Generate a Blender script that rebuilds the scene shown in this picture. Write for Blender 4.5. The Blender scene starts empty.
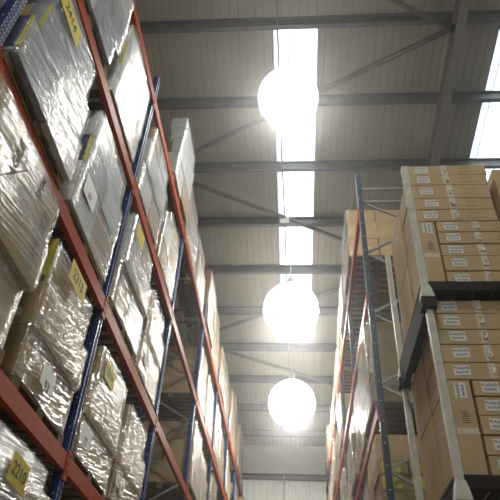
import bpy, bmesh, math, random
from mathutils import Vector, Matrix
random.seed(7)
C = bpy.context.scene.collection
H = 1.75                      # camera height over the floor; heights below are given relative to the lens
PI = math.pi
SLOPE, ROOF0 = 0.14, 11.62    # roof sheet underside: z = ROOF0 - SLOPE*y

# ------------------------------------------------------------------ materials
def mat(name, color, rough=.6, metal=0., noise=0., nscale=8., bump=0., spec=.5, stretch=None):
    m = bpy.data.materials.new(name); m.use_nodes = True
    nt = m.node_tree; b = nt.nodes['Principled BSDF']
    b.inputs['Roughness'].default_value = rough; b.inputs['Metallic'].default_value = metal
    b.inputs['Specular IOR Level'].default_value = spec
    b.inputs['Base Color'].default_value = (*color, 1)
    if noise or bump:
        tc = nt.nodes.new('ShaderNodeTexCoord'); mp = nt.nodes.new('ShaderNodeMapping')
        if stretch: mp.inputs['Scale'].default_value = stretch
        nz = nt.nodes.new('ShaderNodeTexNoise'); nz.inputs['Scale'].default_value = nscale; nz.inputs['Detail'].default_value = 4
        nt.links.new(tc.outputs['Object'], mp.inputs[0]); nt.links.new(mp.outputs[0], nz.inputs['Vector'])
        if noise:
            r = nt.nodes.new('ShaderNodeValToRGB')
            r.color_ramp.elements[0].position = .3; r.color_ramp.elements[1].position = .7
            r.color_ramp.elements[0].color = (*[c*(1-noise) for c in color], 1)
            r.color_ramp.elements[1].color = (*[min(1, c*(1+noise)) for c in color], 1)
            nt.links.new(nz.outputs['Fac'], r.inputs[0]); nt.links.new(r.outputs[0], b.inputs['Base Color'])
        if bump:
            bp = nt.nodes.new('ShaderNodeBump'); bp.inputs['Strength'].default_value = bump; bp.inputs['Distance'].default_value = .02
            nt.links.new(nz.outputs['Fac'], bp.inputs['Height']); nt.links.new(bp.outputs[0], b.inputs['Normal'])
    return m

def emit(name, color, s):
    m = bpy.data.materials.new(name); m.use_nodes = True; nt = m.node_tree; nt.nodes.clear()
    e = nt.nodes.new('ShaderNodeEmission'); e.inputs[0].default_value = (*color, 1); e.inputs[1].default_value = s
    o = nt.nodes.new('ShaderNodeOutputMaterial'); nt.links.new(e.outputs[0], o.inputs[0]); return m

def film_mat(name, veil, gloss, rough, tilt, tint=(1, 1, 1)):
    """clear stretch film: mostly transparent, glossy wrinkles running round the load, milky streaks that paint glints along them"""
    m = bpy.data.materials.new(name); m.use_nodes = True; nt = m.node_tree; nt.nodes.clear(); N = nt.nodes.new; L = nt.links.new
    tc = N('ShaderNodeTexCoord'); sx = N('ShaderNodeSeparateXYZ'); L(tc.outputs['Object'], sx.inputs[0])
    add = N('ShaderNodeMath'); add.operation = 'MULTIPLY_ADD'; add.inputs[1].default_value = tilt     # z + tilt*(y)
    L(sx.outputs['Y'], add.inputs[0]); L(sx.outputs['Z'], add.inputs[2])
    def streak(sy, sz, detail):
        cx = N('ShaderNodeCombineXYZ')
        a = N('ShaderNodeMath'); a.operation = 'MULTIPLY'; a.inputs[1].default_value = sy; L(sx.outputs['X'], a.inputs[0])
        b = N('ShaderNodeMath'); b.operation = 'MULTIPLY'; b.inputs[1].default_value = sy; L(sx.outputs['Y'], b.inputs[0])
        c = N('ShaderNodeMath'); c.operation = 'MULTIPLY'; c.inputs[1].default_value = sz; L(add.outputs[0], c.inputs[0])
        L(a.outputs[0], cx.inputs[0]); L(b.outputs[0], cx.inputs[1]); L(c.outputs[0], cx.inputs[2])
        n = N('ShaderNodeTexNoise'); n.inputs['Scale'].default_value = 1; n.inputs['Detail'].default_value = detail
        inf = N('ShaderNodeObjectInfo'); mm = N('ShaderNodeVectorMath'); mm.operation = 'ADD'
        L(cx.outputs[0], mm.inputs[0]); L(inf.outputs['Location'], mm.inputs[1]); L(mm.outputs[0], n.inputs['Vector'])
        return n
    n1 = streak(.9, 34, 3); n2 = streak(1.0, 14, 2); n3 = streak(4, 4, 2)
    s = N('ShaderNodeMath'); s.operation = 'MULTIPLY_ADD'; s.inputs[1].default_value = .9
    n2s = N('ShaderNodeMath'); n2s.operation = 'MULTIPLY'; n2s.inputs[1].default_value = .4; L(n2.outputs['Fac'], n2s.inputs[0])
    L(n1.outputs['Fac'], s.inputs[0]); L(n2s.outputs[0], s.inputs[2])
    s2 = N('ShaderNodeMath'); s2.operation = 'MULTIPLY_ADD'; s2.inputs[1].default_value = .2
    L(n3.outputs['Fac'], s2.inputs[0]); L(s.outputs[0], s2.inputs[2])
    bp = N('ShaderNodeBump'); bp.inputs['Strength'].default_value = 1.; bp.inputs['Distance'].default_value = .035
    L(s2.outputs[0], bp.inputs['Height'])
    gl = N('ShaderNodeBsdfGlossy'); gl.inputs['Roughness'].default_value = rough; gl.inputs['Color'].default_value = (*tint, 1)
    L(bp.outputs[0], gl.inputs['Normal'])
    tr = N('ShaderNodeBsdfTransparent'); tr.inputs[0].default_value = (.96, .97, .98, 1)
    df = N('ShaderNodeBsdfDiffuse'); df.inputs[0].default_value = (.80, .83, .86, 1); L(bp.outputs[0], df.inputs['Normal'])
    # milky streak mask, painting glints along the wrinkles
    rp = N('ShaderNodeMapRange'); rp.inputs['From Min'].default_value = .50; rp.inputs['From Max'].default_value = .66
    rp.inputs['To Min'].default_value = veil*.25; rp.inputs['To Max'].default_value = veil*3.2
    L(n1.outputs['Fac'], rp.inputs[0])
    # duller light on the narrow ends, put in as weaker streaks and gloss
    ab = N('ShaderNodeSeparateXYZ'); L(tc.outputs['Normal'], ab.inputs[0])
    aa = N('ShaderNodeMath'); aa.operation = 'ABSOLUTE'; L(ab.outputs['X'], aa.inputs[0])
    tk = N('ShaderNodeMapRange'); tk.inputs['From Min'].default_value = .3; tk.inputs['From Max'].default_value = .8
    tk.inputs['To Min'].default_value = .22; tk.inputs['To Max'].default_value = 1; L(aa.outputs[0], tk.inputs[0])
    vm = N('ShaderNodeMath'); vm.operation = 'MULTIPLY'; L(rp.outputs[0], vm.inputs[0]); L(tk.outputs[0], vm.inputs[1])
    m1 = N('ShaderNodeMixShader'); L(vm.outputs[0], m1.inputs[0]); L(tr.outputs[0], m1.inputs[1]); L(df.outputs[0], m1.inputs[2])
    lw = N('ShaderNodeLayerWeight'); lw.inputs[0].default_value = .35
    mr = N('ShaderNodeMapRange'); mr.inputs['To Min'].default_value = gloss; mr.inputs['To Max'].default_value = min(1, gloss*3)
    L(lw.outputs['Facing'], mr.inputs[0])
    gm = N('ShaderNodeMath'); gm.operation = 'MULTIPLY'; L(mr.outputs[0], gm.inputs[0]); L(tk.outputs[0], gm.inputs[1])
    m2 = N('ShaderNodeMixShader'); L(gm.outputs[0], m2.inputs[0]); L(m1.outputs[0], m2.inputs[1]); L(gl.outputs[0], m2.inputs[2])
    o = N('ShaderNodeOutputMaterial'); L(m2.outputs[0], o.inputs[0]); return m

M = dict(
    kraft=mat('kraft_cardboard', (.38, .26, .125), .75, noise=.12, nscale=5, spec=.25),
    kraft2=mat('kraft_cardboard_pale', (.43, .315, .17), .75, noise=.12, nscale=5, spec=.25),
    kraft3=mat('kraft_cardboard_dull', (.31, .225, .12), .8, noise=.15, nscale=6, spec=.25),
    flat=mat('flat_carton_board', (.52, .39, .22), .7, noise=.08, nscale=4, spec=.25),
    pale=mat('white_lined_board', (.60, .60, .56), .6, noise=.12, nscale=4),
    grey=mat('grey_printed_board', (.30, .31, .34), .6, noise=.3, nscale=7),
    navy=mat('navy_printed_board', (.045, .04, .11), .5, noise=.3, nscale=9),
    yellow=mat('yellow_paper', (.62, .50, .05), .6, noise=.1, nscale=10),
    lime=mat('yellow_green_print', (.50, .46, .06), .6, noise=.15, nscale=10),
    paper=mat('white_paper', (.78, .79, .77), .6),
    ink=mat('black_ink', (.02, .02, .03), .6),
    softink=mat('grey_carton_print', (.12, .10, .09), .7),
    tape=mat('clear_tape', (.68, .62, .50), .14, spec=.8, bump=.5, nscale=60),
    orange=mat('orange_beam_paint', (.33, .042, .004), .5, noise=.18, nscale=14, spec=.10),
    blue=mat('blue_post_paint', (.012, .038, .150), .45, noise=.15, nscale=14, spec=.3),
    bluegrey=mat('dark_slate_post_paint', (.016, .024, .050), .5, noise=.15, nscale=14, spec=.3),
    bare=mat('bare_zinc', (.62, .64, .66), .35, metal=.6),
    zinc=mat('galvanised_brace', (.24, .25, .25), .45, metal=.5, noise=.2, nscale=20),
    cream=mat('cream_post_paint', (.56, .56, .48), .5, noise=.15, nscale=14),
    tray=mat('dark_steel_tray', (.032, .027, .022), .75, noise=.25, nscale=12, spec=.1),
    wood=mat('pallet_wood', (.15, .10, .05), .85, noise=.3, nscale=9, stretch=(1, 6, 6)),
    roof=mat('roof_liner_sheet', (.37, .345, .28), .5, noise=.06, nscale=1.5),
    purlin=mat('purlin_steel', (.15, .15, .145), .5, metal=.2, noise=.15, nscale=6),
    rafter=mat('rafter_steel', (.19, .18, .155), .55, noise=.12, nscale=5),
    wall=mat('white_profiled_wall', (.82, .84, .81), .28, noise=.04, nscale=3),
    wallup=mat('grey_flashing_wall', (.50, .50, .46), .5, noise=.06, nscale=3),
    conc=mat('concrete_floor', (.32, .31, .29), .6, noise=.2, nscale=2, bump=.1),
    conduit=mat('lighting_conduit', (.30, .26, .22), .5),
    lampmetal=mat('lamp_housing_pale', (.70, .71, .70), .4),
    film=film_mat('stretch_film', .10, .13, .12, -.20),
    filmb=film_mat('stretch_film_milky', .15, .16, .14, -.12),
    lamp=emit('lamp_glare_glow', (1, .985, .94), 5),
    lampdown=emit('lamp_lens_glow', (1, .975, .90), 105),
)
def skylight_mat(name, col, transp):
    m = bpy.data.materials.new(name); m.use_nodes = True; nt = m.node_tree; nt.nodes.clear(); N = nt.nodes.new; L = nt.links.new
    a = N('ShaderNodeBsdfTranslucent'); a.inputs[0].default_value = (*col, 1)
    b = N('ShaderNodeBsdfTransparent'); b.inputs[0].default_value = (*col, 1)
    x = N('ShaderNodeMixShader'); x.inputs[0].default_value = transp; L(a.outputs[0], x.inputs[1]); L(b.outputs[0], x.inputs[2])
    o = N('ShaderNodeOutputMaterial'); L(x.outputs[0], o.inputs[0]); return m
M['sky_white'] = skylight_mat('rooflight_polycarbonate', (.95, .97, 1), .6)
M['sky_blue'] = skylight_mat('rooflight_overlap', (.42, .52, .58), .5)

# ------------------------------------------------------------------ mesh helpers
def W(x, y, z): return Vector((x, y, z+H))

def bx(bm, x0, x1, y0, y1, z0, z1, mi=0, bev=0., rot=None):
    v = [bm.verts.new((x, y, z)) for x in (x0, x1) for y in (y0, y1) for z in (z0, z1)]
    fs = [bm.faces.new([v[i] for i in q]) for q in ((0, 1, 3, 2), (4, 6, 7, 5), (0, 4, 5, 1), (2, 3, 7, 6), (0, 2, 6, 4), (1, 5, 7, 3))]
    for f in fs: f.material_index = mi
    if rot is not None:
        c = Vector(((x0+x1)/2, (y0+y1)/2, (z0+z1)/2))
        for q in v: q.co = c + rot @ (q.co-c)
    if bev:
        es = list({e for f in fs for e in f.edges})
        bmesh.ops.bevel(bm, geom=es, offset=bev, segments=2, profile=.5, affect='EDGES')
    return v

def bar(bm, a, b, w, h=None, up=Vector((0, 0, 1)), mi=0):
    """rectangular bar from a to b"""
    a, b = Vector(a), Vector(b); h = h or w; d = (b-a).normalized()
    s = d.cross(up)
    if s.length < 1e-4: s = d.cross(Vector((1, 0, 0)))
    s.normalize(); u = s.cross(d)
    ring = [[bm.verts.new(p + s*i*w/2 + u*j*h/2) for i, j in ((-1, -1), (1, -1), (1, 1), (-1, 1))] for p in (a, b)]
    fs = [bm.faces.new((ring[0][k], ring[0][(k+1) % 4], ring[1][(k+1) % 4], ring[1][k])) for k in range(4)]
    fs += [bm.faces.new(ring[0][::-1]), bm.faces.new(ring[1])]
    for f in fs: f.material_index = mi

def tube(bm, a, b, r, n=10, mi=0, r2=None):
    a, b = Vector(a), Vector(b); d = (b-a).normalized()
    s = d.cross(Vector((0, 0, 1)))
    if s.length < 1e-4: s = Vector((1, 0, 0))
    s.normalize(); u = s.cross(d); r2 = r if r2 is None else r2
    R = [[bm.verts.new(p + (s*math.cos(2*PI*k/n) + u*math.sin(2*PI*k/n))*q) for k in range(n)] for p, q in ((a, r), (b, r2))]
    for k in range(n):
        f = bm.faces.new((R[0][k], R[0][(k+1) % n], R[1][(k+1) % n], R[1][k])); f.smooth = True; f.material_index = mi
    for q in (R[0][::-1], R[1]): bm.faces.new(q).material_index = mi

def lathe(bm, prof, n=32, mi=0):
    rings = [[bm.verts.new((r*math.cos(2*PI*k/n), r*math.sin(2*PI*k/n), z)) for k in range(n)] for r, z in prof]
    for A, B in zip(rings, rings[1:]):
        for k in range(n):
            f = bm.faces.new((A[k], A[(k+1) % n], B[(k+1) % n], B[k])); f.smooth = True; f.material_index = mi
    bm.faces.new(rings[0][::-1]).material_index = mi; bm.faces.new(rings[-1]).material_index = mi

def prism(bm, pts, z0, z1, mi=0, axis='z', off=(0, 0, 0)):
    """polygon pts extruded along an axis; pts are (x,y) for z, (x,z) for y, (y,z) for x"""
    def P(p, t):
        q = {'z': (p[0], p[1], t), 'y': (p[0], t, p[1]), 'x': (t, p[0], p[1])}[axis]
        return (q[0]+off[0], q[1]+off[1], q[2]+off[2])
    A = [bm.verts.new(P(p, z0)) for p in pts]; B = [bm.verts.new(P(p, z1)) for p in pts]; n = len(pts)
    fs = [bm.faces.new((A[k], A[(k+1) % n], B[(k+1) % n], B[k])) for k in range(n)]
    fs += [bm.faces.new(A[::-1]), bm.faces.new(B)]
    for f in fs: f.material_index = mi

def mesh(name, bm, mats):
    bmesh.ops.recalc_face_normals(bm, faces=bm.faces[:])
    me = bpy.data.meshes.new(name); bm.to_mesh(me); bm.free()
    for m in (mats if isinstance(mats, (list, tuple)) else [mats]): me.materials.append(M[m])
    return me

def link(name, me, parent=None, loc=(0, 0, 0), rot=(0, 0, 0)):
    o = bpy.data.objects.new(name, me); C.objects.link(o); o.parent = parent; o.location = loc; o.rotation_euler = rot; return o

def obj(name, bm, mats, parent=None, loc=(0, 0, 0), rot=(0, 0, 0)):
    return link(name, mesh(name, bm, mats), parent, loc, rot)

def tag(o, label=None, cat=None, group=None, kind=None):
    if label: o['label'] = label
    if cat: o['category'] = cat
    if group: o['group'] = group
    if kind: o['kind'] = kind
    return o

def thing(name, label, cat, loc, rotz=0, group=None):
    o = bpy.data.objects.new(name, None); C.objects.link(o); o.location = loc; o.rotation_euler = (0, 0, rotz)
    o.empty_display_size = .1
    return tag(o, label, cat, group)

_txt = {}
def text_mesh(s):
    """flat letters, 1 high, centred, in the XY plane (as lists of verts and faces)"""
    if s not in _txt:
        cu = bpy.data.curves.new('lettering', 'FONT'); cu.body = s; cu.align_x = 'CENTER'; cu.align_y = 'CENTER'; cu.size = 1; cu.resolution_u = 2; cu.offset = .015
        o = bpy.data.objects.new('lettering', cu); C.objects.link(o); bpy.context.view_layer.update()
        me = o.evaluated_get(bpy.context.evaluated_depsgraph_get()).to_mesh()
        _txt[s] = ([v.co.copy() for v in me.vertices], [tuple(p.vertices) for p in me.polygons])
        bpy.data.objects.remove(o); bpy.data.curves.remove(cu)
    return _txt[s]

def add_text(bm, s, size, center, right, up, mi=0):
    vs, fs = text_mesh(s); right, up, c = Vector(right), Vector(up), Vector(center)
    V = [bm.verts.new(c + right*v.x*size + up*v.y*size) for v in vs]
    for f in fs:
        try: bm.faces.new([V[i] for i in f]).material_index = mi
        except ValueError: pass

# ------------------------------------------------------------------ the building
XL, XR, YB, YW = -9.5, 9.5, -6.0, 21.8
def rz(y): return ROOF0 - SLOPE*y

bm = bmesh.new(); bx(bm, XL, XR, YB, YW, -.2, 0)
tag(obj('floor', bm, 'conc'), kind='structure')

# roof sheet with small standing ribs, left open at the two rooflights
SK1 = (-.40, .47, 6.12, 15.55); SK2 = (3.95, 5.1, 6.3, 15.5)
def roof_strip(bm, x0, x1, y0, y1):
    n = max(1, round((x1-x0)/.165)); prof = []
    for k in range(n):
        a = x0+(x1-x0)*k/n; w = (x1-x0)/n
        prof += [(a, 0), (a+w*.80, 0), (a+w*.85, .016), (a+w*.95, .016)]
    prof.append((x1, 0))
    A = [bm.verts.new((x, y0, rz(y0)+H+z)) for x, z in prof]; B = [bm.verts.new((x, y1, rz(y1)+H+z)) for x, z in prof]
    for k in range(len(prof)-1): bm.faces.new((A[k], B[k], B[k+1], A[k+1]))
    zt = .10                                                     # outer skin and the closed ends of the panel
    T = [bm.verts.new((x, y, rz(y)+H+zt)) for x, y in ((x0, y0), (x1, y0), (x1, y1), (x0, y1))]
    bm.faces.new(T); bm.faces.new((T[0], T[3], B[0], A[0])); bm.faces.new((T[1], A[-1], B[-1], T[2]))
    bm.faces.new([T[1], T[0]]+A); bm.faces.new([T[3], T[2]]+B[::-1])
bm = bmesh.new()
for x0, x1, cut in ((XL, SK1[0], None), (SK1[0], SK1[1], SK1), (SK1[1], SK2[0], None), (SK2[0], SK2[1], SK2), (SK2[1], XR, None)):
    if cut is None: roof_strip(bm, x0, x1, YB, YW)
    else: roof_strip(bm, x0, x1, YB, cut[2]); roof_strip(bm, x0, x1, cut[3], YW)
tag(obj('ceiling', bm, 'roof'), kind='structure')

def rooflight(n, sk, ov):
    bm = bmesh.new()
    def pane(x0, x1, mi, up):
        v = [bm.verts.new((x, y, rz(y)+H+up)) for x, y in ((x0, sk[2]), (x1, sk[2]), (x1, sk[3]), (x0, sk[3]))]
        bm.faces.new(v).material_index = mi
    pane(sk[0]+ov, sk[1], 0, .05); pane(sk[0], sk[0]+ov, 1, .05)
    o = tag(obj('window_%d' % n, bm, ['sky_white', 'sky_blue']), kind='structure')
    bm = bmesh.new(); xm = sk[0]+ov+(sk[1]-sk[0]-ov)*.46
    bar(bm, (xm, sk[2], rz(sk[2])+H+.03), (xm, sk[3], rz(sk[3])+H+.03), .016, .03)
    bar(bm, (sk[0]+ov, sk[2], rz(sk[2])+H+.03), (sk[0]+ov, sk[3], rz(sk[3])+H+.03), .012, .03)
    obj('glazing_bar', bm, 'wall', o)
rooflight(1, SK1, .10); rooflight(2, SK2, .16)

# purlins (Z sections across the roof), each one a member of its own
PUR = [5.98+1.64*k-1.64*7 for k in range(17)]
PUR = [y for y in PUR if YB+.3 < y < YW-.3]
for i, y in enumerate(PUR):
    bm = bmesh.new(); t = .012; d = .20; z = rz(y)+H-.004
    prof = [(-.07, 0), (.0, 0), (.0, -d+t), (.07, -d+t), (.07, -d+t+.02), (.082, -d+t+.02), (.082, -d), (-t, -d), (-t, -t), (-.07, -t)]
    prism(bm, prof, XL, XR, axis='x', off=(0, y, z))
    # end cleats at the rafter
    bx(bm, 2.98, 3.12, y-.10, y-.085, z-d-.02, z-.03)
    tag(obj('trim_%d' % (i+1), bm, 'purlin'), kind='structure')

# rafters: rolled I sections running down the slope under the purlins
def rafter(x, n):
    bm = bmesh.new(); dz = -.206; dep = .40; fl = .17; t = .02
    prof = [(-fl/2, 0), (fl/2, 0), (fl/2, -t), (.008, -t), (.008, -dep+t), (fl/2, -dep+t), (fl/2, -dep), (-fl/2, -dep), (-fl/2, -dep+t), (-.008, -dep+t), (-.008, -t), (-fl/2, -t)]
    y0, y1 = YB+.02, YW-.02
    A = [bm.verts.new((x+p, y0, rz(y0)+H+dz+q)) for p, q in prof]; B = [bm.verts.new((x+p, y1, rz(y1)+H+dz+q)) for p, q in prof]
    k = len(prof)
    for i in range(k): bm.faces.new((A[i], A[(i+1) % k], B[(i+1) % k], B[i]))
    bm.faces.new(A[::-1]); bm.faces.new(B)
    tag(obj('trim_%d' % n, bm, 'rafter'), kind='structure')
rafter(3.05, 40); rafter(-3.25, 41)

# zigzag wind bracing between the rafters, under the purlins
nodes = [(-3.25, 3.05), (3.05, 6.1), (-3.25, 9.15), (3.05, 12.2), (-3.25, 15.25), (3.05, 18.3)]
for i, (a, b) in enumerate(zip(nodes, nodes[1:])):
    bm = bmesh.new(); s = .02 if a[0] < b[0] else -.02
    tube(bm, (a[0]+(.1 if a[0] < 0 else -.1), a[1], rz(a[1])+H-.28), (b[0]+(.1 if b[0] < 0 else -.1), b[1], rz(b[1])+H-.28), .052, 12)
    for p in (a, b):
        sx_ = .16 if p[0] < 0 else -.16
        bx(bm, p[0]+min(0, sx_), p[0]+max(0, sx_), p[1]-.08, p[1]+.08, rz(p[1])+H-.29, rz(p[1])+H-.275)
    tag(obj('trim_%d' % (50+i), bm, 'rafter'), kind='structure')

# end wall: profiled white sheet below a rail, flush grey panel above it
bm = bmesh.new(); zr = 7.42+H; n = int((XR-XL)/.25); prof = []
for k in range(n):
    a = XL+(XR-XL)*k/n; w = (XR-XL)/n
    prof += [(a, YW), (a+w*.45, YW), (a+w*.55, YW+.035), (a+w*.90, YW+.035)]
prof.append((XR, YW))
A = [bm.verts.new((x, y, 0)) for x, y in prof]; B = [bm.verts.new((x, y, zr)) for x, y in prof]
for k in range(len(prof)-1): bm.faces.new((A[k], A[k+1], B[k+1], B[k]))
bx(bm, XL, XR, YW+.05, YW+.15, 0, zr, 0)
bx(bm, XL, XR, YW-.01, YW+.15, zr, rz(YW)+H+.1, 1)
tag(obj('wall_back', bm, ['wall', 'wallup']), kind='structure')
bm = bmesh.new(); prism(bm, [(0, 0), (-.14, 0), (-.14, -.025), (-.025, -.025), (-.025, -.16), (-.14, -.16), (-.14, -.19), (0, -.19)], XL, XR, axis='x', off=(0, YW-.012, zr+.06))
tag(obj('trim_60', bm, 'purlin'), kind='structure')
bm = bmesh.new(); bar(bm, (-.42, YW-.03, 0), (-.42, YW-.03, rz(YW)+H-.02), .05, .05)
tag(obj('trim_61', bm, 'wallup'), kind='structure')
for nm, x0, x1, y0, y1 in (('wall_left', XL-.15, XL, YB, YW), ('wall_right', XR, XR+.15, YB, YW), ('wall_front', XL, XR, YB-.15, YB)):
    bm = bmesh.new(); zz = 14.0 if nm != 'wall_front' else rz(YB)+H
    if nm == 'wall_front': bx(bm, x0, x1, y0, y1, 0, zz)
    else: prism(bm, [(y0, 0), (y1, 0), (y1, rz(y1)+H), (y0, rz(y0)+H)], x0, x1, axis='x')
    tag(obj(nm, bm, 'wallup'), kind='structure')

# thin haze volume added to give the lamps their glare
hm = bpy.data.materials.new('glow_haze'); hm.use_nodes = True; nt = hm.node_tree; nt.nodes.clear()
v = nt.nodes.new('ShaderNodeVolumeScatter'); v.inputs['Density'].default_value = .0075; v.inputs['Anisotropy'].default_value = .9; v.inputs['Color'].default_value = (.97, .98, 1, 1)
o = nt.nodes.new('ShaderNodeOutputMaterial'); nt.links.new(v.outputs[0], o.inputs['Volume']); M['haze'] = hm
bm = bmesh.new(); prism(bm, [(YB-.5, -.5), (YW+.5, -.5), (YW+.5, rz(YW)+H+.6), (YB-.5, rz(YB)+H+.6)], XL-.5, XR+.5, axis='x')
ho = obj('haze', bm, 'haze'); tag(ho, 'thin haze added through the hall for the glow around lamps', 'haze', kind='stuff')

# ------------------------------------------------------------------ lamps, conduit
globe_me = {}; R0 = math.radians(42)    # the open, brightest mouth of the lamp points down
def lamp(y, z, R, label, x=-.10):
    t = thing('high_bay_lamp', label, 'lamp', W(x, y, z), 0, 'high-bay lamps hung in a row over the aisle')
    if R not in globe_me:
        bm = bmesh.new(); pr = [(R*math.sin(PI*k/20), -R*math.cos(PI*k/20)) for k in range(1, 19)]  # sphere swollen to the size of the lamp's glare
        lathe(bm, pr, 32)
        for fc in bm.faces:
            if fc.calc_center_median().z < -R*math.cos(R0): fc.material_index = 1
        globe_me[R] = mesh('glare_globe', bm, ['lamp', 'lampdown'])
        bm = bmesh.new(); lathe(bm, [(R*.26, R*.965), (R*.26, R*1.02), (.10, R*1.10), (.09, R*1.12+.16), (.05, R*1.12+.20), (.02, R*1.12+.30)], 24)
        globe_me[R, 1] = mesh('housing', bm, 'lampmetal')
    link('glare_globe', globe_me[R], t); link('housing', globe_me[R, 1], t)
    top = rz(y)-z-.02; bm = bmesh.new(); tube(bm, (0, 0, R*1.12+.28), (0, 0, top), (.007 if y < 7 else .012), 8)
    for k in range(int((top-R*1.12-.3)/.12)): bx(bm, -.011, .011, -.008, .008, R*1.12+.33+k*.12, R*1.12+.39+k*.12)
    obj('hanging_chain', bm, 'bare', t)
    return t
lamp(6.2, 8.59, .52, 'big glowing round lamp at top of photo, nearest of the aisle lamps')
lamp(12.4, 8.36, .70, 'glowing round lamp under the far end of the rooflight, second along the aisle')
lamp(16.8, 7.93, .72, 'lowest and farthest glowing round lamp, hung before the end wall')
# unseen lamps added for more light: above, behind, and over the next aisle
for x, y in ((-.10, .1), (-.10, -4.6), (5.9, 3.5)):
    o = lamp(y, 8.6, .52, 'added round lamp outside the picture in the %s' % (('same row straight above the viewer' if y > 0 else 'same row behind the viewer') if x < 0 else 'row over the next aisle on the right'), x)
    o['group'] = 'added lamps outside the picture'

bm = bmesh.new()
pts = [(-.32, 3.0), (-.31, 5.5), (-.27, 9.0), (-.24, 10.55), (-.2, 15.4), (-.17, 18.6)]
for (xa, ya), (xb, yb) in zip(pts, pts[1:]): tube(bm, (xa, ya, rz(ya)+H-.24), (xb, yb, rz(yb)+H-.24), .016, 8)
o = tag(obj('conduit_pipe', bm, 'conduit'), 'thin brown conduit running under the central rooflight along the roof', 'pipe')
bm = bmesh.new(); y = 10.72; bx(bm, -.36, -.13, y-.15, y-.03, rz(y)+H-.36, rz(y)+H-.262, 0, .008)
tag(obj('junction_box', bm, 'wall'), 'small white junction box under a roof beam where conduit crosses central rooflight', 'electrical box')

# ------------------------------------------------------------------ pallet racking
LV = [-1.55, .05, 1.67, 3.22, 4.91, 6.54]            # beam centre heights
BEAM = .135
def post_mesh(h, paint='blue'):
    """cold-rolled C post, open side to -x, slotted face at +x"""
    bm = bmesh.new(); w = .045
    pr = [(0, -w), (0, -.024), (-.008, -.018), (-.008, -.006), (0, -.002), (0, .002), (-.008, .006), (-.008, .018), (0, .024), (0, w), (-.045, w), (-.055, .036), (-.075, .036), (-.075, .030), (-.052, .030), (-.042, w-.006),
          (-.010, w-.006), (-.010, -w+.006), (-.042, -w+.006), (-.052, -.030), (-.075, -.030), (-.075, -.036), (-.055, -.036), (-.045, -w)]
    prism(bm, pr, 0, h)
    z = .15
    while z < h-.05:                                # pale plates for the slots, their gleam put into the colour
        for y in (-.012, .012):
            bx(bm, -.0085, -.006, y-.0045, y+.0045, z, z+.028, 1)
        bx(bm, -.001, .001, w-.013, w-.003, z, z+.03, 1); bx(bm, -.001, .001, -w+.003, -w+.013, z, z+.03, 1)
        z += .05
    z = .2
    while z < h-.1:                                 # bolt heads on the webs
        for y in (-.046, .046): bx(bm, -.036, -.024, y-.003, y+.003, z, z+.012, 1)
        z += .27
    bx(bm, -.1, .03, -.07, .07, 0, .012)
    return mesh('post', bm, [paint, 'bare'])

def rack(name, label, xf, sg, ups, top, lvls, depth=1.02):
    """sg = direction from the aisle face into the rack"""
    root = thing(name, label, 'rack', (xf, ups[0], 0), 0)
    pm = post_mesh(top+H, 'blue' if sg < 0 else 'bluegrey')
    for u in ups:
        f = bpy.data.objects.new('upright_frame', None); C.objects.link(f); f.parent = root; f.location = (0, u-ups[0], 0); f.empty_display_size = .1
        link('post', pm, f, (0, 0, 0), (0, 0, 0 if sg < 0 else PI))
        link('post', pm, f, (sg*depth, 0, 0), (0, 0, PI if sg < 0 else 0))
        bm = bmesh.new(); x0, x1 = sg*.05, sg*(depth-.05)
        z = 7.1+H-.02 if top > 7.2 else top+H-.15
        bar(bm, (x0, 0, z), (x1, 0, z), .03, .04); z -= .29
        bar(bm, (x0, 0, z), (x1, 0, z), .03, .04)
        while z > 1.2:
            bar(bm, (x0, .012, z), (x1, .012, z-.54), .028, .034); bar(bm, (x1, -.012, z-.54), (x0, -.012, z-1.08), .028, .034); z -= 1.08
        bar(bm, (x0, 0, z), (x1, 0, z), .03, .04)
        obj('brace', bm, 'zinc', f)
    cache = {}
    for k, (a, b) in enumerate(zip(ups, ups[1:])):
        L = round(b-a-.094, 3)
        if L not in cache:
            bm = bmesh.new()
            prof = [(.012, -BEAM/2), (.012, BEAM/2), (-.026, BEAM/2), (-.026, BEAM/2-.028), (-.040, BEAM/2-.028), (-.040, -BEAM/2)]
            prism(bm, prof, 0, L, axis='y')
            bme = mesh('beam', bm, 'orange')
            pl = []
            for y0 in (-.047, L+.002):
                bm = bmesh.new(); bx(bm, .001, .016, y0+.002, y0+.043, -BEAM/2-.06, BEAM/2+.035)
                for q in (-.07, 0, .06): bx(bm, .016, .020, y0+.014, y0+.030, q, q+.02)
                pl.append(mesh('end_plate', bm, 'orange'))
            cache[L] = (bme, pl)
        for z in lvls:
            for xx, rr in ((0, 0), (sg*depth, PI)):
                yy = a-ups[0]+.047+(L if rr else 0)
                if sg > 0: rr = PI-rr; yy = a-ups[0]+.047+(L if rr else 0)
                bo = link('beam', cache[L][0], root, (xx, yy, z+H), (0, 0, rr))
                for pm_ in (cache[L][1] if xx == 0 else ()): link('end_plate', pm_, bo)
    return root

UL = [-.87+2.788*k for k in range(9)]; UL[1:] = [1.93, 4.73, 7.48, 10.28, 13.08, 15.88, 18.68, 21.46]
UR = [6.95+2.7*k for k in range(6)]
XFL, XFR = -1.87, 1.025
rack('pallet_rack', 'blue and orange pallet rack filled with wrapped loads along the left side', XFL, -1, UL, 7.06, LV)
rack('pallet_rack', 'blue and orange pallet rack with an open braced end, right side of aisle', XFR, 1, UR, 7.47, LV)
rack('pallet_rack', 'second blue and orange rack standing empty behind the left rack', XFL-1.02-.28, -1, UL, 7.06, LV)

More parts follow.
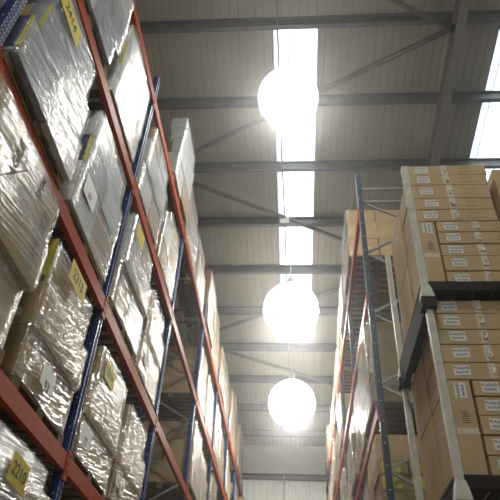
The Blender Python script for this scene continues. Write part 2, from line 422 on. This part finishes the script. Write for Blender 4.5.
# ------------------------------------------------------------------ pallet loads
_cart = {}
def carton_mesh(dx, dy, dz, m, bev=.006):
    key = (round(dx, 2), round(dy, 2), round(dz, 2), m)
    if key not in _cart:
        bm = bmesh.new(); bx(bm, -dx/2, dx/2, -dy/2, dy/2, 0, dz, 0, bev)
        # lid seam tape running over the top and a little way down both ends
        bx(bm, -dx/2-.0008, dx/2+.0008, -.028, .028, dz-.06, dz+.0008, 1)
        _cart[key] = mesh('carton', bm, [m, 'tape'])
    return _cart[key]

_pal = {}
def pallet_mesh(w, d):
    key = (round(w, 2), round(d, 2))
    if key not in _pal:
        bm = bmesh.new(); w2 = w/2
        for k in range(7):
            y = -w2+.05+(w-.1)*k/6; bx(bm, -d, 0, y-.045, y+.045, .085, .102)
        for x in (-.05, -d/2, -d+.05):
            bx(bm, x-.05, x+.05, -w2, w2, .070, .085)
            bx(bm, x-.05, x+.05, -w2, w2, 0, .016)
            for y in (-w2+.06, 0, w2-.06): bx(bm, x-.05, x+.05, y-.06, y+.06, .016, .070)
        _pal[key] = mesh('pallet', bm, 'wood')
    return _pal[key]

def film_mesh(rects, top_in, mt, seed, swell=.012):
    """stretch film pulled round stacked rectangles [(z0,z1,x0,x1,y0,y1)]: one skin with rounded corners and wrinkles"""
    rnd = random.Random(seed); bm = bmesh.new(); rows = []
    for i, (z0, z1, x0, x1, y0, y1) in enumerate(rects):
        nz = max(2, int((z1-z0)/.09))
        for k in range(nz+1):
            t = k/nz; z = z0+(z1-z0)*t
            if i and k == 0: z += .012
            if i < len(rects)-1 and k == nz: z -= .012
            rows.append((z, x0-.012, x1+.012, y0-.012, y1+.012))
    z, x0, x1, y0, y1 = rows[-1]
    rows.append((z+.014, x0+.025, x1-.025, y0+.025, y1-.025))
    cap = (z+.016, x0+top_in, x1-top_in, y0+top_in, y1-top_in); rows.append(cap)
    ph = [rnd.uniform(0, 6) for _ in range(6)]
    nx, ny, rad = 8, 14, .035
    def ring(x0, x1, y0, y1):
        P = []
        def edge(ax, ay, bx_, by_, n):
            for k in range(n): P.append((ax+(bx_-ax)*k/n, ay+(by_-ay)*k/n))
        r = min(rad, (x1-x0)/3, (y1-y0)/3)
        edge(x1, y0+r, x1, y1-r, ny); edge(x1, y1-r, x1-r, y1, 2); edge(x1-r, y1, x0+r, y1, nx); edge(x0+r, y1, x0, y1-r, 2)
        edge(x0, y1-r, x0, y0+r, ny); edge(x0, y0+r, x0+r, y0, 2); edge(x0+r, y0, x1-r, y0, nx); edge(x1-r, y0, x1, y0+r, 2)
        return P
    R = []
    for j, (z, x0, x1, y0, y1) in enumerate(rows):
        ring_ = []
        for (x, y) in ring(x0, x1, y0, y1):
            w = (math.sin(5*y+9*z+ph[0])+math.sin(17*z+3*y+ph[1])*.6+math.sin(11*(y+x)+ph[2])*.6)*.5
            cx, cy = (x0+x1)/2, (y0+y1)/2; d = Vector((x-cx, y-cy, 0)); d.normalize()
            q = Vector((x, y, z)) + d*max(-.004, w*swell*.4) + Vector((0, 0, .008*math.sin(7*y+ph[3])))
            ring_.append(bm.verts.new(q))
        R.append(ring_)
    n = len(R[0])
    for A, B in zip(R, R[1:]):
        for k in range(n): bm.faces.new((A[k], A[(k+1) % n], B[(k+1) % n], B[k])).smooth = True
    bm.faces.new(R[-1])
    return mesh('stretch_film', bm, mt)

def sticker_mesh(w, h, txt, size, paper, up=(0, 0, 1), lines=1):
    """paper on a +x facing side; local origin at its centre"""
    bm = bmesh.new(); bx(bm, -.001, .0015, -w/2, w/2, -h/2, h/2, 0)
    right = (0, 1, 0)
    ts = txt if isinstance(txt, (list, tuple)) else [txt]
    for i, s in enumerate(ts):
        if s: add_text(bm, s, size, (.003, 0, ((len(ts)-1)/2-i)*size*1.15), right, (0, 0, 1), 1)
    return mesh('sticker', bm, [paper, 'ink'])

NLOAD = [0]
def load(side, y0, y1, lvl, layers, label, front=0., film='film', depth=1.08, extras=(), top_in=.25, pal=True, rot=0.):
    """layers bottom-up: dict(h, n=cartons along the aisle, m=material, f=set-back of the front, a/b=set-back of near/far end, nx=cartons deep)"""
    xf = (XFL+.004 if side < 0 else XFR-.02) + (front if side < 0 else -front)
    zb = LV[lvl]+BEAM/2+.001
    yc = (y0+y1)/2; w = y1-y0
    t = thing('wrapped_pallet_load', label, 'pallet load', W(xf, yc, zb), (0 if side < 0 else PI)+rot,
              'film-wrapped pallet loads on the %s rack' % ('left' if side < 0 else 'right'))
    sgn = 1 if side < 0 else -1
    link('pallet', pallet_mesh(min(w, 1.2), depth-.08), t, (-.02-max(0, front)*.5, 0, 0))
    z = .104; rects = []
    rnd = random.Random(100+NLOAD[0]); NLOAD[0] += 1
    for L in layers:
        h = L['h']; a, b = L.get('a', 0), L.get('b', 0); f = L.get('f', 0)
        ya, yb = (-w/2+a, w/2-b) if side < 0 else (-w/2+b, w/2-a)
        xa, xb = -depth+L.get('r', 0), -f
        n, nx = L.get('n', 2), L.get('nx', 1)
        ms = L.get('m', 'kraft'); ms = ms if isinstance(ms, (list, tuple)) else [ms]
        for i in range(n):
            for j in range(nx):
                dy = (yb-ya)/n; dx = (xb-xa)/nx
                cm = carton_mesh(dx-.006, dy-.006, h-.004, ms[(i+j) % len(ms)])
                link('carton', cm, t, (xa+dx*(j+.5)+rnd.uniform(-.022, .0), ya+dy*(i+.5), z), (0, 0, rnd.uniform(-.012, .012)))
        rects.append((z if rects else .075, z+h, xa, xb, ya, yb)); z += h
    if film:
        link('stretch_film', film_mesh(rects, top_in, film, NLOAD[0]), t)
    for e in extras:
        yy, zz = (e['y']-yc)*sgn, e.get('z', 0)-zb
        kind = e['k']
        if kind == 'placard':
            link('placard', sticker_mesh(e['w'], e['h'], e['t'], e['s'], e.get('p', 'yellow')), t, (e.get('x', 0)+(.020 if film and (e['t'] and e.get('p', 'yellow') == 'yellow' or e['w'] > .25) else .006), yy, zz), (e.get('r', 0), 0, 0))
        elif kind == 'print':                                   # ink printed on the side of a carton
            bm = bmesh.new(); add_text(bm, e['t'], e['s'], (0, 0, 0), (0, 0, 1), (0, -1, 0))
            link('printed_word', mesh('printed_word', bm, 'softink'), t, (e.get('x', 0)+.004, yy, zz))
        elif kind == 'panel':                                   # printed panel on the near end (faces the camera)
            bm = bmesh.new(); ye = (e['y']-yc)*sgn
            bx(bm, e['x0'], e['x1'], min(ye, ye-.004*sgn), max(ye, ye-.004*sgn), e['z0']-zb, e['z1']-zb)
            link(e.get('name', 'printed_panel'), mesh('printed_panel', bm, e['m']), t)
    return t

def nth(k): return ['first', 'second', 'third', 'fourth', 'fifth', 'sixth', 'seventh', 'eighth', 'ninth'][k-1]
LN = {1: 'under the lowest', 2: 'on the lowest', 3: 'on the second', 4: 'on the third', 5: 'on the top'}
def lab(look, lvl, bay, pos): return '%s %s left beam, %s past %s blue post' % (look, LN[lvl], 'just' if pos == 0 else 'farther', nth(bay))

def D(h, n=2, m='kraft', **k): d = dict(h=h, n=n, m=m); d.update(k); return d

# --- left rack, the near bays as in the photograph
load(-1, 3.42, 4.62, 1, [D(.38, 2), D(.38, 2, 'kraft2'), D(.36, 2, ['pale', 'kraft2'], a=.02, b=.02, f=.0), D(.18, 1, 'pale', a=.08, b=.14, f=.05)], 'silvery rounded wrapped load with a yellow 2210 sign, bottom left of photo', film='filmb', front=.02,
     extras=[dict(k='placard', y=3.85, z=1.29, w=.30, h=.19, t='2210', s=.12, x=0.0, r=-.06)])
load(-1, 2.0, 3.22, 2, [D(.46, 2, ['pale', 'kraft2'], f=.06, a=.0, b=.05), D(.38, 2, ['kraft2', 'kraft2'], b=.01), D(.40, 1, ['kraft2'], b=.03, f=.01)], 'wrapped load of large cartons marked FRAGILE on lowest left beam, left edge', film='film', front=.085,
     extras=[dict(k='print', y=3.02, z=2.62, t='FRAGILE', s=.13, x=.0), dict(k='print', y=2.83, z=2.93, t='SHM', s=.10, x=.0), dict(k='print', y=2.45, z=2.75, t='FRAGILE', s=.12, x=.0),
             dict(k='placard', y=2.40, z=2.62, w=.55, h=.011, t='', s=.1, p='softink', r=.9, x=.0)])  # last entry: dark strip drawn in for the shade of a crease
load(-1, 3.48, 4.57, 2, [D(.38, 2, ['kraft', 'kraft2'], b=.05, f=.02), D(.38, 2, ['kraft2', 'kraft'], f=.0), D(.43, 1, ['kraft2'], a=.03, b=.07, f=.035)], 'brown and silver wrapped load with yellow 2313 sign on the lowest left beam', film='film', front=.012,
     extras=[dict(k='placard', y=3.93, z=2.93, w=.40, h=.19, t='2313', s=.13), dict(k='placard', y=3.90, z=2.00, w=.26, h=.16, t=['', '93'], s=.10, p='paper', x=.0),
             dict(k='panel', y=3.48, x0=-.12, x1=-.02, z0=2.66, z1=3.02, m='lime', name='yellow_print'), dict(k='panel', y=3.48, x0=-.30, x1=-.12, z0=2.66, z1=3.02, m='navy'),
             dict(k='panel', y=3.48, x0=-.20, x1=-.13, z0=2.29, z1=2.36, m='paper', name='sticker')])
load(-1, 4.80, 5.98, 2, [D(.34, 2, f=.03), D(.38, 2, ['kraft', 'kraft2'], a=.04), D(.36, 1, ['kraft2'], a=.16, b=.06)], 'wrapped brown load with white 77 sheet on the lowest left beam', front=.01,
     extras=[dict(k='placard', y=4.95, z=2.0, w=.30, h=.17, t=['', '77'], s=.10, p='paper'), dict(k='placard', y=5.22, z=2.73, w=.32, h=.19, t='2314', s=.11)])
load(-1, 6.10, 7.33, 2, [D(.36, 2, 'kraft', f=.02), D(.36, 2, 'kraft', b=.04), D(.38, 1, 'kraft2', a=.20, b=.08, f=.03)], 'tall brown load with small white stickers, farther past second blue post', front=.0,
     extras=[dict(k='placard', y=6.22, z=2.04, w=.14, h=.12, t='14', s=.065, p='paper'), dict(k='placard', y=6.42, z=2.02, w=.16, h=.14, t='B1', s=.06, p='paper')])
# second beam
load(-1, 2.02, 3.20, 3, [D(.43, 2, ['grey', 'pale'], a=.0), D(.44, 2, ['grey', 'pale'], a=.14, f=.03), D(.46, 1, ['grey'], a=.22, b=.1, f=.05)], 'stepped wrapped load of printed cartons with yellow 2414 sign, upper left corner', film='film', front=.075,
     extras=[dict(k='placard', y=2.41, z=4.50, w=.44, h=.19, t='2414', s=.125, x=-.05),
             dict(k='panel', y=2.02, x0=-.03, x1=.0, z0=3.44, z1=3.82, m='lime', name='yellow_print'), dict(k='panel', y=2.02, x0=-.24, x1=-.03, z0=3.44, z1=3.82, m='navy'),
             dict(k='panel', y=2.16, x0=-.30, x1=-.20, z0=3.87, z1=4.24, m='lime', name='yellow_print'), dict(k='panel', y=2.16, x0=-.06, x1=-.03, z0=3.87, z1=4.24, m='lime', name='yellow_print')])
load(-1, 3.40, 4.57, 3, [D(.50, 2, ['pale', 'kraft2'], b=.03), D(.40, 2, ['grey', 'pale'], a=.04), D(.44, 1, 'pale', a=.10, b=.05, f=.03)], 'wrapped load with navy printed carton and white sheet on second left beam', film='filmb', front=.02,
     extras=[dict(k='panel', y=3.44, x0=-.04, x1=.0, z0=3.90, z1=4.27, m='lime', name='yellow_print'), dict(k='panel', y=3.44, x0=-.28, x1=-.04, z0=3.90, z1=4.27, m='navy'),
             dict(k='placard', y=3.66, z=3.72, w=.30, h=.22, t=['', '57'], s=.085, p='paper'), dict(k='print', y=4.0, z=4.05, t='O28', s=.11, x=0)])
load(-1, 4.80, 6.0, 3, [D(.50, 2, ['kraft2', 'pale'], f=.04), D(.42, 2, ['pale', 'kraft2'], a=.05, b=.02), D(.36, 2, ['pale', 'kraft2'], b=.08, a=.14, f=.03)], lab('bright shiny wrapped load', 3, 2, 0), film='filmb', front=.06,
     extras=[dict(k='placard', y=5.1, z=4.45, w=.3, h=.2, t='', s=.12)])
load(-1, 6.18, 7.33, 3, [D(.48, 2, ['kraft', 'kraft2'], f=.02), D(.40, 2, 'kraft2', a=.12, b=.03), D(.36, 1, 'kraft', a=.22, b=.12, f=.03)], lab('brown wrapped load', 3, 2, 1), front=.0,
     extras=[dict(k='placard', y=6.5, z=3.62, w=.2, h=.16, t='81', s=.09, p='paper')])
# third beam
load(-1, 2.10, 3.36, 4, [D(.36, 2, ['pale', 'grey'], b=.12), D(.5, 2, ['pale', 'grey'], b=.0), D(.46, 1, 'pale', b=.03)], lab('pale wrapped load', 4, 1, 0), film='filmb', front=.05)
load(-1, 3.50, 4.56, 4, [D(.44, 2, ['pale', 'kraft2'], b=.04), D(.50, 2, ['pale', 'kraft2'], a=.02), D(.36, 1, 'pale', a=.03, b=.03)], lab('shiny load with printed cartons', 4, 1, 1), film='filmb', front=.01,
     extras=[dict(k='panel', y=3.52, x0=-.03, x1=.0, z0=5.56, z1=6.0, m='lime', name='yellow_print'), dict(k='panel', y=3.52, x0=-.26, x1=-.16, z0=5.56, z1=6.0, m='lime', name='yellow_print'), dict(k='panel', y=3.53, x0=-.2, x1=-.05, z0=6.05, z1=6.16, m='navy')])
load(-1, 4.86, 6.02, 4, [D(.45, 2, ['pale', 'kraft2'], f=.03), D(.46, 2, 'pale', a=.03), D(.34, 2, ['kraft2', 'pale'], a=.12, b=.09, f=.02)], lab('pale wrapped load', 4, 2, 0), film='filmb', front=.03)
load(-1, 6.2, 7.33, 4, [D(.42, 2, ['kraft2', 'pale']), D(.46, 2, ['pale', 'kraft2'], a=.03, b=.04), D(.22, 1, 'kraft2', a=.3, b=.1)], lab('low silvery wrapped load', 4, 2, 1), front=.0)
load(-1, 6.16, 7.33, 5, [D(.48, 2, ['pale', 'kraft2'], r=.09), D(.38, 2, 'pale', a=.04, r=.12, f=.0), D(.34, 2, 'pale', a=.10, r=.05), D(.32, 1, 'pale', a=.14, b=.10, r=.0)], lab('tall jagged wrapped load', 5, 2, 1), film='filmb', front=.05, depth=.27, top_in=.05)

# --- farther bays: a few makes of load, repeated
def generic(side, bay_y, pos, lvl, label, top=1.15, v=0, over=0., bl=2.79):
    wd = 1.15; y0 = bay_y+.09+pos*(bl/2-.03); kinds = [['kraft', 'kraft2'], ['kraft2', 'kraft'], ['kraft3', 'kraft2'], ['kraft3', 'kraft']]
    h = top/3; rnd = random.Random(int(bay_y*31)+lvl*7+pos+v)
    load(side, y0, y0+wd, lvl, [D(h*rnd.uniform(.9, 1.1), 2, kinds[v % 4], nx=2, f=rnd.uniform(0, .03)), D(h, 2, kinds[(v+1) % 4], nx=2, a=rnd.uniform(0, .10), f=rnd.uniform(0, .05)), D(h, rnd.choice((1, 2)), kinds[v % 4], nx=2, a=rnd.uniform(0, .22), b=rnd.uniform(0, .2), f=rnd.uniform(0, .08))],
         label, front=over+rnd.uniform(0, .06)*(1-pos), film='filmb' if v % 2 else 'film', depth=.45 if side < 0 and lvl == 5 else 1.08, top_in=.06 if side < 0 and lvl == 5 else .25)
tops = {(3, 5, 0): 1.25, (3, 5, 1): 1.28, (4, 5, 0): 1.38, (4, 5, 1): 1.45, (5, 5, 0): 1.15, (5, 5, 1): 1.3, (6, 5, 0): 1.3, (6, 5, 1): 1.75, (7, 5, 0): 1.45, (7, 5, 1): 1.3}
occ = [(3, 5, 0), (3, 5, 1), (4, 5, 0), (4, 5, 1), (5, 5, 0), (5, 5, 1), (6, 5, 0), (6, 5, 1), (7, 5, 0), (7, 5, 1),
       (4, 4, 0), (4, 4, 1), (5, 4, 0), (5, 4, 1), (6, 4, 0), (7, 4, 0), (7, 4, 1), (4, 3, 0), (4, 3, 1), (5, 3, 0), (6, 3, 1), (7, 3, 0)]
for i, (b, l, p) in enumerate(occ):
    look = ['brown wrapped load', 'shiny wrapped load', 'pale wrapped load', 'wrapped carton load'][i % 4]
    generic(-1, UL[b], p, l, lab(look, l, b, p), tops.get((b, l, p), 1.15), 1+(i % 2) if l > 3 else i, .0 if (b, l, p) != (7, 4, 1) else .2)
# first bay, only its end shows at the upper left corner
load(-1, .52, 1.72, 3, [D(.5, 2, 'kraft3'), D(.5, 2, 'kraft3', b=.05)], 'dull wrapped load behind the first blue post, extreme upper left corner')

# --- right rack
RN = {2: 'below the lowest', 3: 'on the lowest', 4: 'on the middle', 5: 'on the top'}
def rlab(look, lvl, bay, pos): return '%s %s right beam, %s past %s blue post' % (look, RN[lvl], 'just' if pos == 0 else 'farther', nth(bay))
load(1, 8.22, 9.44, 5, [D(.40, 2, 'kraft', nx=2), D(.42, 2, 'kraft', nx=2), D(.33, 2, 'kraft', nx=2, a=.04)], 'brown carton load on top right beam seen end-on beyond the braced rack end', front=.04)
load(1, 7.08, 8.26, 3, [D(.38, 2, 'kraft3', nx=2), D(.42, 2, 'kraft3', nx=2), D(.40, 2, 'kraft3', nx=2, a=.02)], 'dull carton load framed by lower braces at end of the right rack', front=.03)
load(1, 8.42, 9.52, 3, [D(.4, 2, 'kraft', nx=2), D(.4, 2, 'kraft2', nx=2), D(.3, 2, 'kraft', nx=2)], rlab('shiny wrapped load', 3, 1, 1), front=.01)
load(1, 7.10, 8.28, 2, [D(.44, 2, 'kraft3', nx=2), D(.19, 2, 'kraft3', nx=3), D(.18, 2, 'kraft3', nx=3), D(.32, 2, 'kraft2', nx=2, a=.02)], 'load of cartons with yellow printed ends, low behind right rack end', front=.04, film=None,
     extras=[dict(k='panel', y=7.101, x0=-.34*j-.27, x1=-.34*j-.05, z0=z0, z1=z1, m='lime', name='yellow_print') for z0, z1 in ((2.31, 2.45), (2.50, 2.62)) for j in (0, 1, 2)])

rocc = [(1, 2, 1), (2, 5, 0), (2, 5, 1), (3, 5, 0), (3, 5, 1), (4, 5, 0), (4, 5, 1), (5, 5, 0), (3, 4, 0), (3, 4, 1), (4, 4, 0), (4, 4, 1), (5, 4, 0), (2, 3, 0), (2, 3, 1), (3, 3, 0), (3, 3, 1), (4, 3, 0), (5, 3, 0)]
rt = {(2, 5, 0): 1.0, (2, 5, 1): 1.12, (3, 5, 0): .95, (3, 5, 1): .95, (4, 5, 0): .7, (4, 5, 1): .6}
for i, (b, l, p) in enumerate(rocc):
    look = ['brown wrapped load', 'shiny wrapped load', 'wrapped carton load'][i % 3]
    generic(1, (UR+[20.6])[b-1] if b < 7 else 0, p, l, rlab(look, l, b, p), rt.get((b, l, p), 1.1), i, .02, 2.7)

# ------------------------------------------------------------------ stacked post pallets with flat cartons, right foreground
PX0, PX1, PY0, PY1 = .91, 1.98, 3.48, 4.72
tier_me = {}
def tier_parts():
    pw = .048
    for top in (1.368, 1.455):
        bm = bmesh.new(); prism(bm, [(-pw/2, -pw/2), (pw/2, -pw/2), (pw/2, pw/2), (-pw/2, pw/2)], .124, top)
        tier_me['post', top] = mesh('corner_post', bm, 'cream')
    def cup(pr):
        bm = bmesh.new(); A = None
        for r, z in pr:
            ring = [bm.verts.new((sx_*r, sy_*r, z)) for sx_, sy_ in ((-1, -1), (1, -1), (1, 1), (-1, 1))]
            if A:
                for q in range(4): bm.faces.new((A[q], A[(q+1) % 4], ring[(q+1) % 4], ring[q]))
            else: bm.faces.new(ring[::-1])
            A = ring
        bm.faces.new(A); return bm
    tier_me['foot'] = mesh('foot_socket', cup([(.050, 0), (.052, .02), (.050, .085)]), 'tray')
    tier_me['flare'] = mesh('post_flare', cup([(.046, .086), (.044, .11), (.034, .17), (.027, .20)]), 'cream')
    w, d = PX1-PX0, PY1-PY0; bm = bmesh.new()       # base frame: two deep side runners, shallow front and rear rails
    e = .024
    for x in (e, w-e): bx(bm, x-.028, x+.028, .04, d-.04, .0, .20, 0, .004)
    for y in (e, d-e): bx(bm, .04, w-.04, y-.024, y+.024, .155, .235, 0, .004)
    tier_me['base'] = mesh('base_frame', bm, 'tray')
    bm = bmesh.new()
    for k in range(8): x = .05+(w-.1)*k/7; bx(bm, x-.05, x+.05, .05, d-.05, .215, .238)
    tier_me['deck'] = mesh('deck', bm, 'tray')
tier_parts()
def tier(zb, label):
    t = thing('post_pallet', label, 'post pallet', W(PX0, PY0, zb), 0, 'stacked post pallets')
    w, d = PX1-PX0, PY1-PY0
    link('base_frame', tier_me['base'], t); link('deck', tier_me['deck'], t)
    for x, y in ((.024, .024), (w-.024, .024), (.024, d-.024), (w-.024, d-.024)):
        p = link('corner_post', tier_me['post', 1.455 if zb == TZ[-1] else 1.368], t, (x, y, 0)); link('foot_socket', tier_me['foot'], t, (x, y, 0)); link('post_flare', tier_me['flare'], p)
    return t
TZ = [-1.75, -.38, .99, 2.365]
for z, l in zip(TZ, ('lowest cream-post metal pallet standing on the floor, below the picture', 'second cream-post metal pallet from floor, just below the picture', 'cream-post metal pallet with dark base at lower right of photo', 'upper cream-post metal pallet with dark base, top of stack at right')): tier(z, l)

def flat_carton(x0, x1, z0, z1, y0, y1, label, sticker='h', sx=.06, tilt=0., faded=False, tape=True, group='flat cartons on the post pallets'):
    dx, dy, dz = x1-x0, y1-y0, z1-z0
    t = thing('flat_carton', label, 'carton', W((x0+x1)/2, y0, z0), tilt, group)
    bm = bmesh.new(); bx(bm, -dx/2, dx/2, 0, dy, 0, dz-.003, 0, .004)
    obj('body', bm, 'flat', t)
    if tape:
        bm = bmesh.new(); xt = 0.0
        if dx > dz:
            xt = -dx/2+.30
            bx(bm, xt-.025, xt+.025, -.001, dy*.5, .01, dz-.0022, 0)
            rr = random.Random(int(z0*1000))
            for k in range(5): bx(bm, xt-.02+rr.uniform(0, .02), xt+rr.uniform(.01, .03), -.004, -.001, dz*rr.uniform(.2, .4), dz*rr.uniform(.5, .85), 0, rot=Matrix.Rotation(rr.uniform(-.5, .5), 3, 'X') @ Matrix.Rotation(rr.uniform(-.6, .6), 3, 'Z'))
        else:
            bx(bm, -dx/2+.002, dx/2-.002, -.001, .05, dz*.45-.02, dz*.45+.02, 0)
        obj('packing_tape', bm, 'tape', t)
    if dx > dz and tape:                            # faint printed line of handling text
        bm = bmesh.new(); rr = random.Random(int(z0*777))
        for k in range(9): a = dx*.14+k*.016; bx(bm, a, a+rr.uniform(.006, .013), -.0012, -.0004, dz*.24, dz*.24+.006)
        obj('printed_line', bm, 'softink', t); bm = bmesh.new()
        for k in range(6): a = dx*.16+k*.016; bx(bm, a, a+rr.uniform(.006, .013), -.0012, -.0004, dz*.66, dz*.66+.006)
        obj('printed_line', bm, 'softink', t)
    elif tape:
        bm = bmesh.new()
        for k in range(6): bx(bm, -.02, .03-.006*(k % 3), -.0012, -.0004, dz*.53+k*.014, dz*.53+k*.014+.005)
        obj('printed_line', bm, 'softink', t)
    if sticker:
        w, h = .108, .072
        bm = bmesh.new(); bx(bm, -w/2, w/2, -.0022, .0, -h/2, h/2, 0)
        for s, q, sz in (('PLAQUES', .015, .026), ('90x70/30', -.016, .023)):
            add_text(bm, s, sz, (0, -.0032, q), (.92, 0, 0), (0, 0, 1), 1)
        me = mesh('sticker', bm, ['paper', 'softink' if faded else 'ink'])
        if sticker == 'h': link('sticker', me, t, (-dx/2+sx+w/2, 0, dz*.52), (0, random.uniform(-.05, .08), 0))
        else: link('sticker', me, t, (0, 0, dz-.075), (0, -PI/2, 0))
    return t
FY0, FY1 = 3.555, 4.10
U = [(.985, 1.635, 3.79, 3.908), (.985, 1.62, 3.665, 3.787), (.99, 1.61, 3.51, 3.64), (.99, 1.61, 3.383, 3.508), (.985, 1.61, 3.255, 3.380)]
for i, (a, b, c, d) in enumerate(U[::-1]):
    k = 5-i
    flat_carton(a, b, c, d+(.024 if k == 3 else 0), FY0+(.0 if k != 1 else .005), FY1, 'long flat carton, %s from top of the upper right-hand stack' % nth(k), 'h', .055+(.02 if k == 4 else 0), (-.004, .006, 0, .004, -.003)[i])
flat_carton(.985, 1.108, 2.615, 3.25, FY0, FY1, 'flat carton standing on end beside post in the upper right-hand stack', 'v')
for i, (c, d) in enumerate([(2.615, 2.75), (2.755, 2.895), (2.90, 3.015), (3.02, 3.135), (3.14, 3.25)]):
    flat_carton(1.122, 1.80, c, d, FY0+(.004, 0, .006, 0, 0)[i], FY1, 'long flat carton beside upper standing carton, %s from bottom of its pile' % nth(i+1), 'h', .055)
flat_carton(1.69, 1.80, 3.255, 3.87, FY0+.02, FY1, 'carton standing on end at right edge against the bright rooflight', None, tape=False)
Lw = [(.985, 1.65, 2.375, 2.485), (.985, 1.65, 2.245, 2.372), (.985, 1.65, 2.125, 2.24), (.985, 1.65, 1.988, 2.11), (.985, 1.65, 1.862, 1.985)]
for i, (a, b, c, d) in enumerate(Lw[::-1]):
    k = 5-i
    flat_carton(a, b, c, d+(.012 if k == 4 else 0), FY0, FY1, 'long flat carton, %s from top of the lower right-hand stack%s' % (nth(k), ', pale faded sticker' if k == 4 else ''), 'h', .05+(.02 if k in (3, 4) else 0), (.003, -.004, .003, 0, .004)[i], faded=(k == 4))
flat_carton(.985, 1.122, 1.232, 1.858, FY0, FY1, 'flat carton standing on end beside post in the lower right-hand stack', 'v')
for i, (c, d) in enumerate([(1.232, 1.365), (1.37, 1.49), (1.495, 1.617), (1.62, 1.745), (1.75, 1.858)]):
    flat_carton(1.14, 1.80, c, d, FY0+(0, .004, 0, .005, 0)[i], FY1, 'long flat carton beside lower standing carton, %s from bottom of its pile' % nth(i+1), 'h', .05)
for z0, z1, l in ((2.615, 3.245, 'lower one behind upper stack'), (3.25, 3.90, 'upper one behind upper stack'), (1.232, 1.86, 'lower one behind lower stack'), (1.865, 2.37, 'upper one behind lower stack')):
    flat_carton(.975, 1.12, z0, z1, 4.115, 4.655, 'carton standing broadside between left posts of right-hand pallets, '+l, None, tape=False)

# ------------------------------------------------------------------ daylight, camera, colour
w = bpy.data.worlds.new('sky'); bpy.context.scene.world = w; w.use_nodes = True
bg = w.node_tree.nodes['Background']; bg.inputs[0].default_value = (.86, .94, 1, 1); bg.inputs[1].default_value = 3.2

pit, yaw, roll, f = .69202472, -.09784068, .05795141, 590.897
fwd = Vector((math.sin(yaw)*math.cos(pit), math.cos(yaw)*math.cos(pit), math.sin(pit)))
r = Vector((math.cos(yaw), -math.sin(yaw), 0)); u = r.cross(fwd)
r2 = math.cos(roll)*r+math.sin(roll)*u; u2 = -math.sin(roll)*r+math.cos(roll)*u
cam = bpy.data.cameras.new('camera'); co = bpy.data.objects.new('camera', cam); C.objects.link(co)
mw = Matrix((r2, u2, -fwd)).transposed().to_4x4(); mw.translation = (0, 0, H); co.matrix_world = mw
cam.sensor_width = 36; cam.lens = 36*f/500; cam.clip_start = .05
S = bpy.context.scene; S.camera = co
S.view_settings.view_transform = 'Standard'; S.view_settings.look = 'None'; S.view_settings.gamma = 1; S.view_settings.use_curve_mapping = False
S.view_settings.exposure = 0
S.cycles.transparent_max_bounces = 16; S.cycles.max_bounces = 8; S.cycles.sample_clamp_indirect = 6
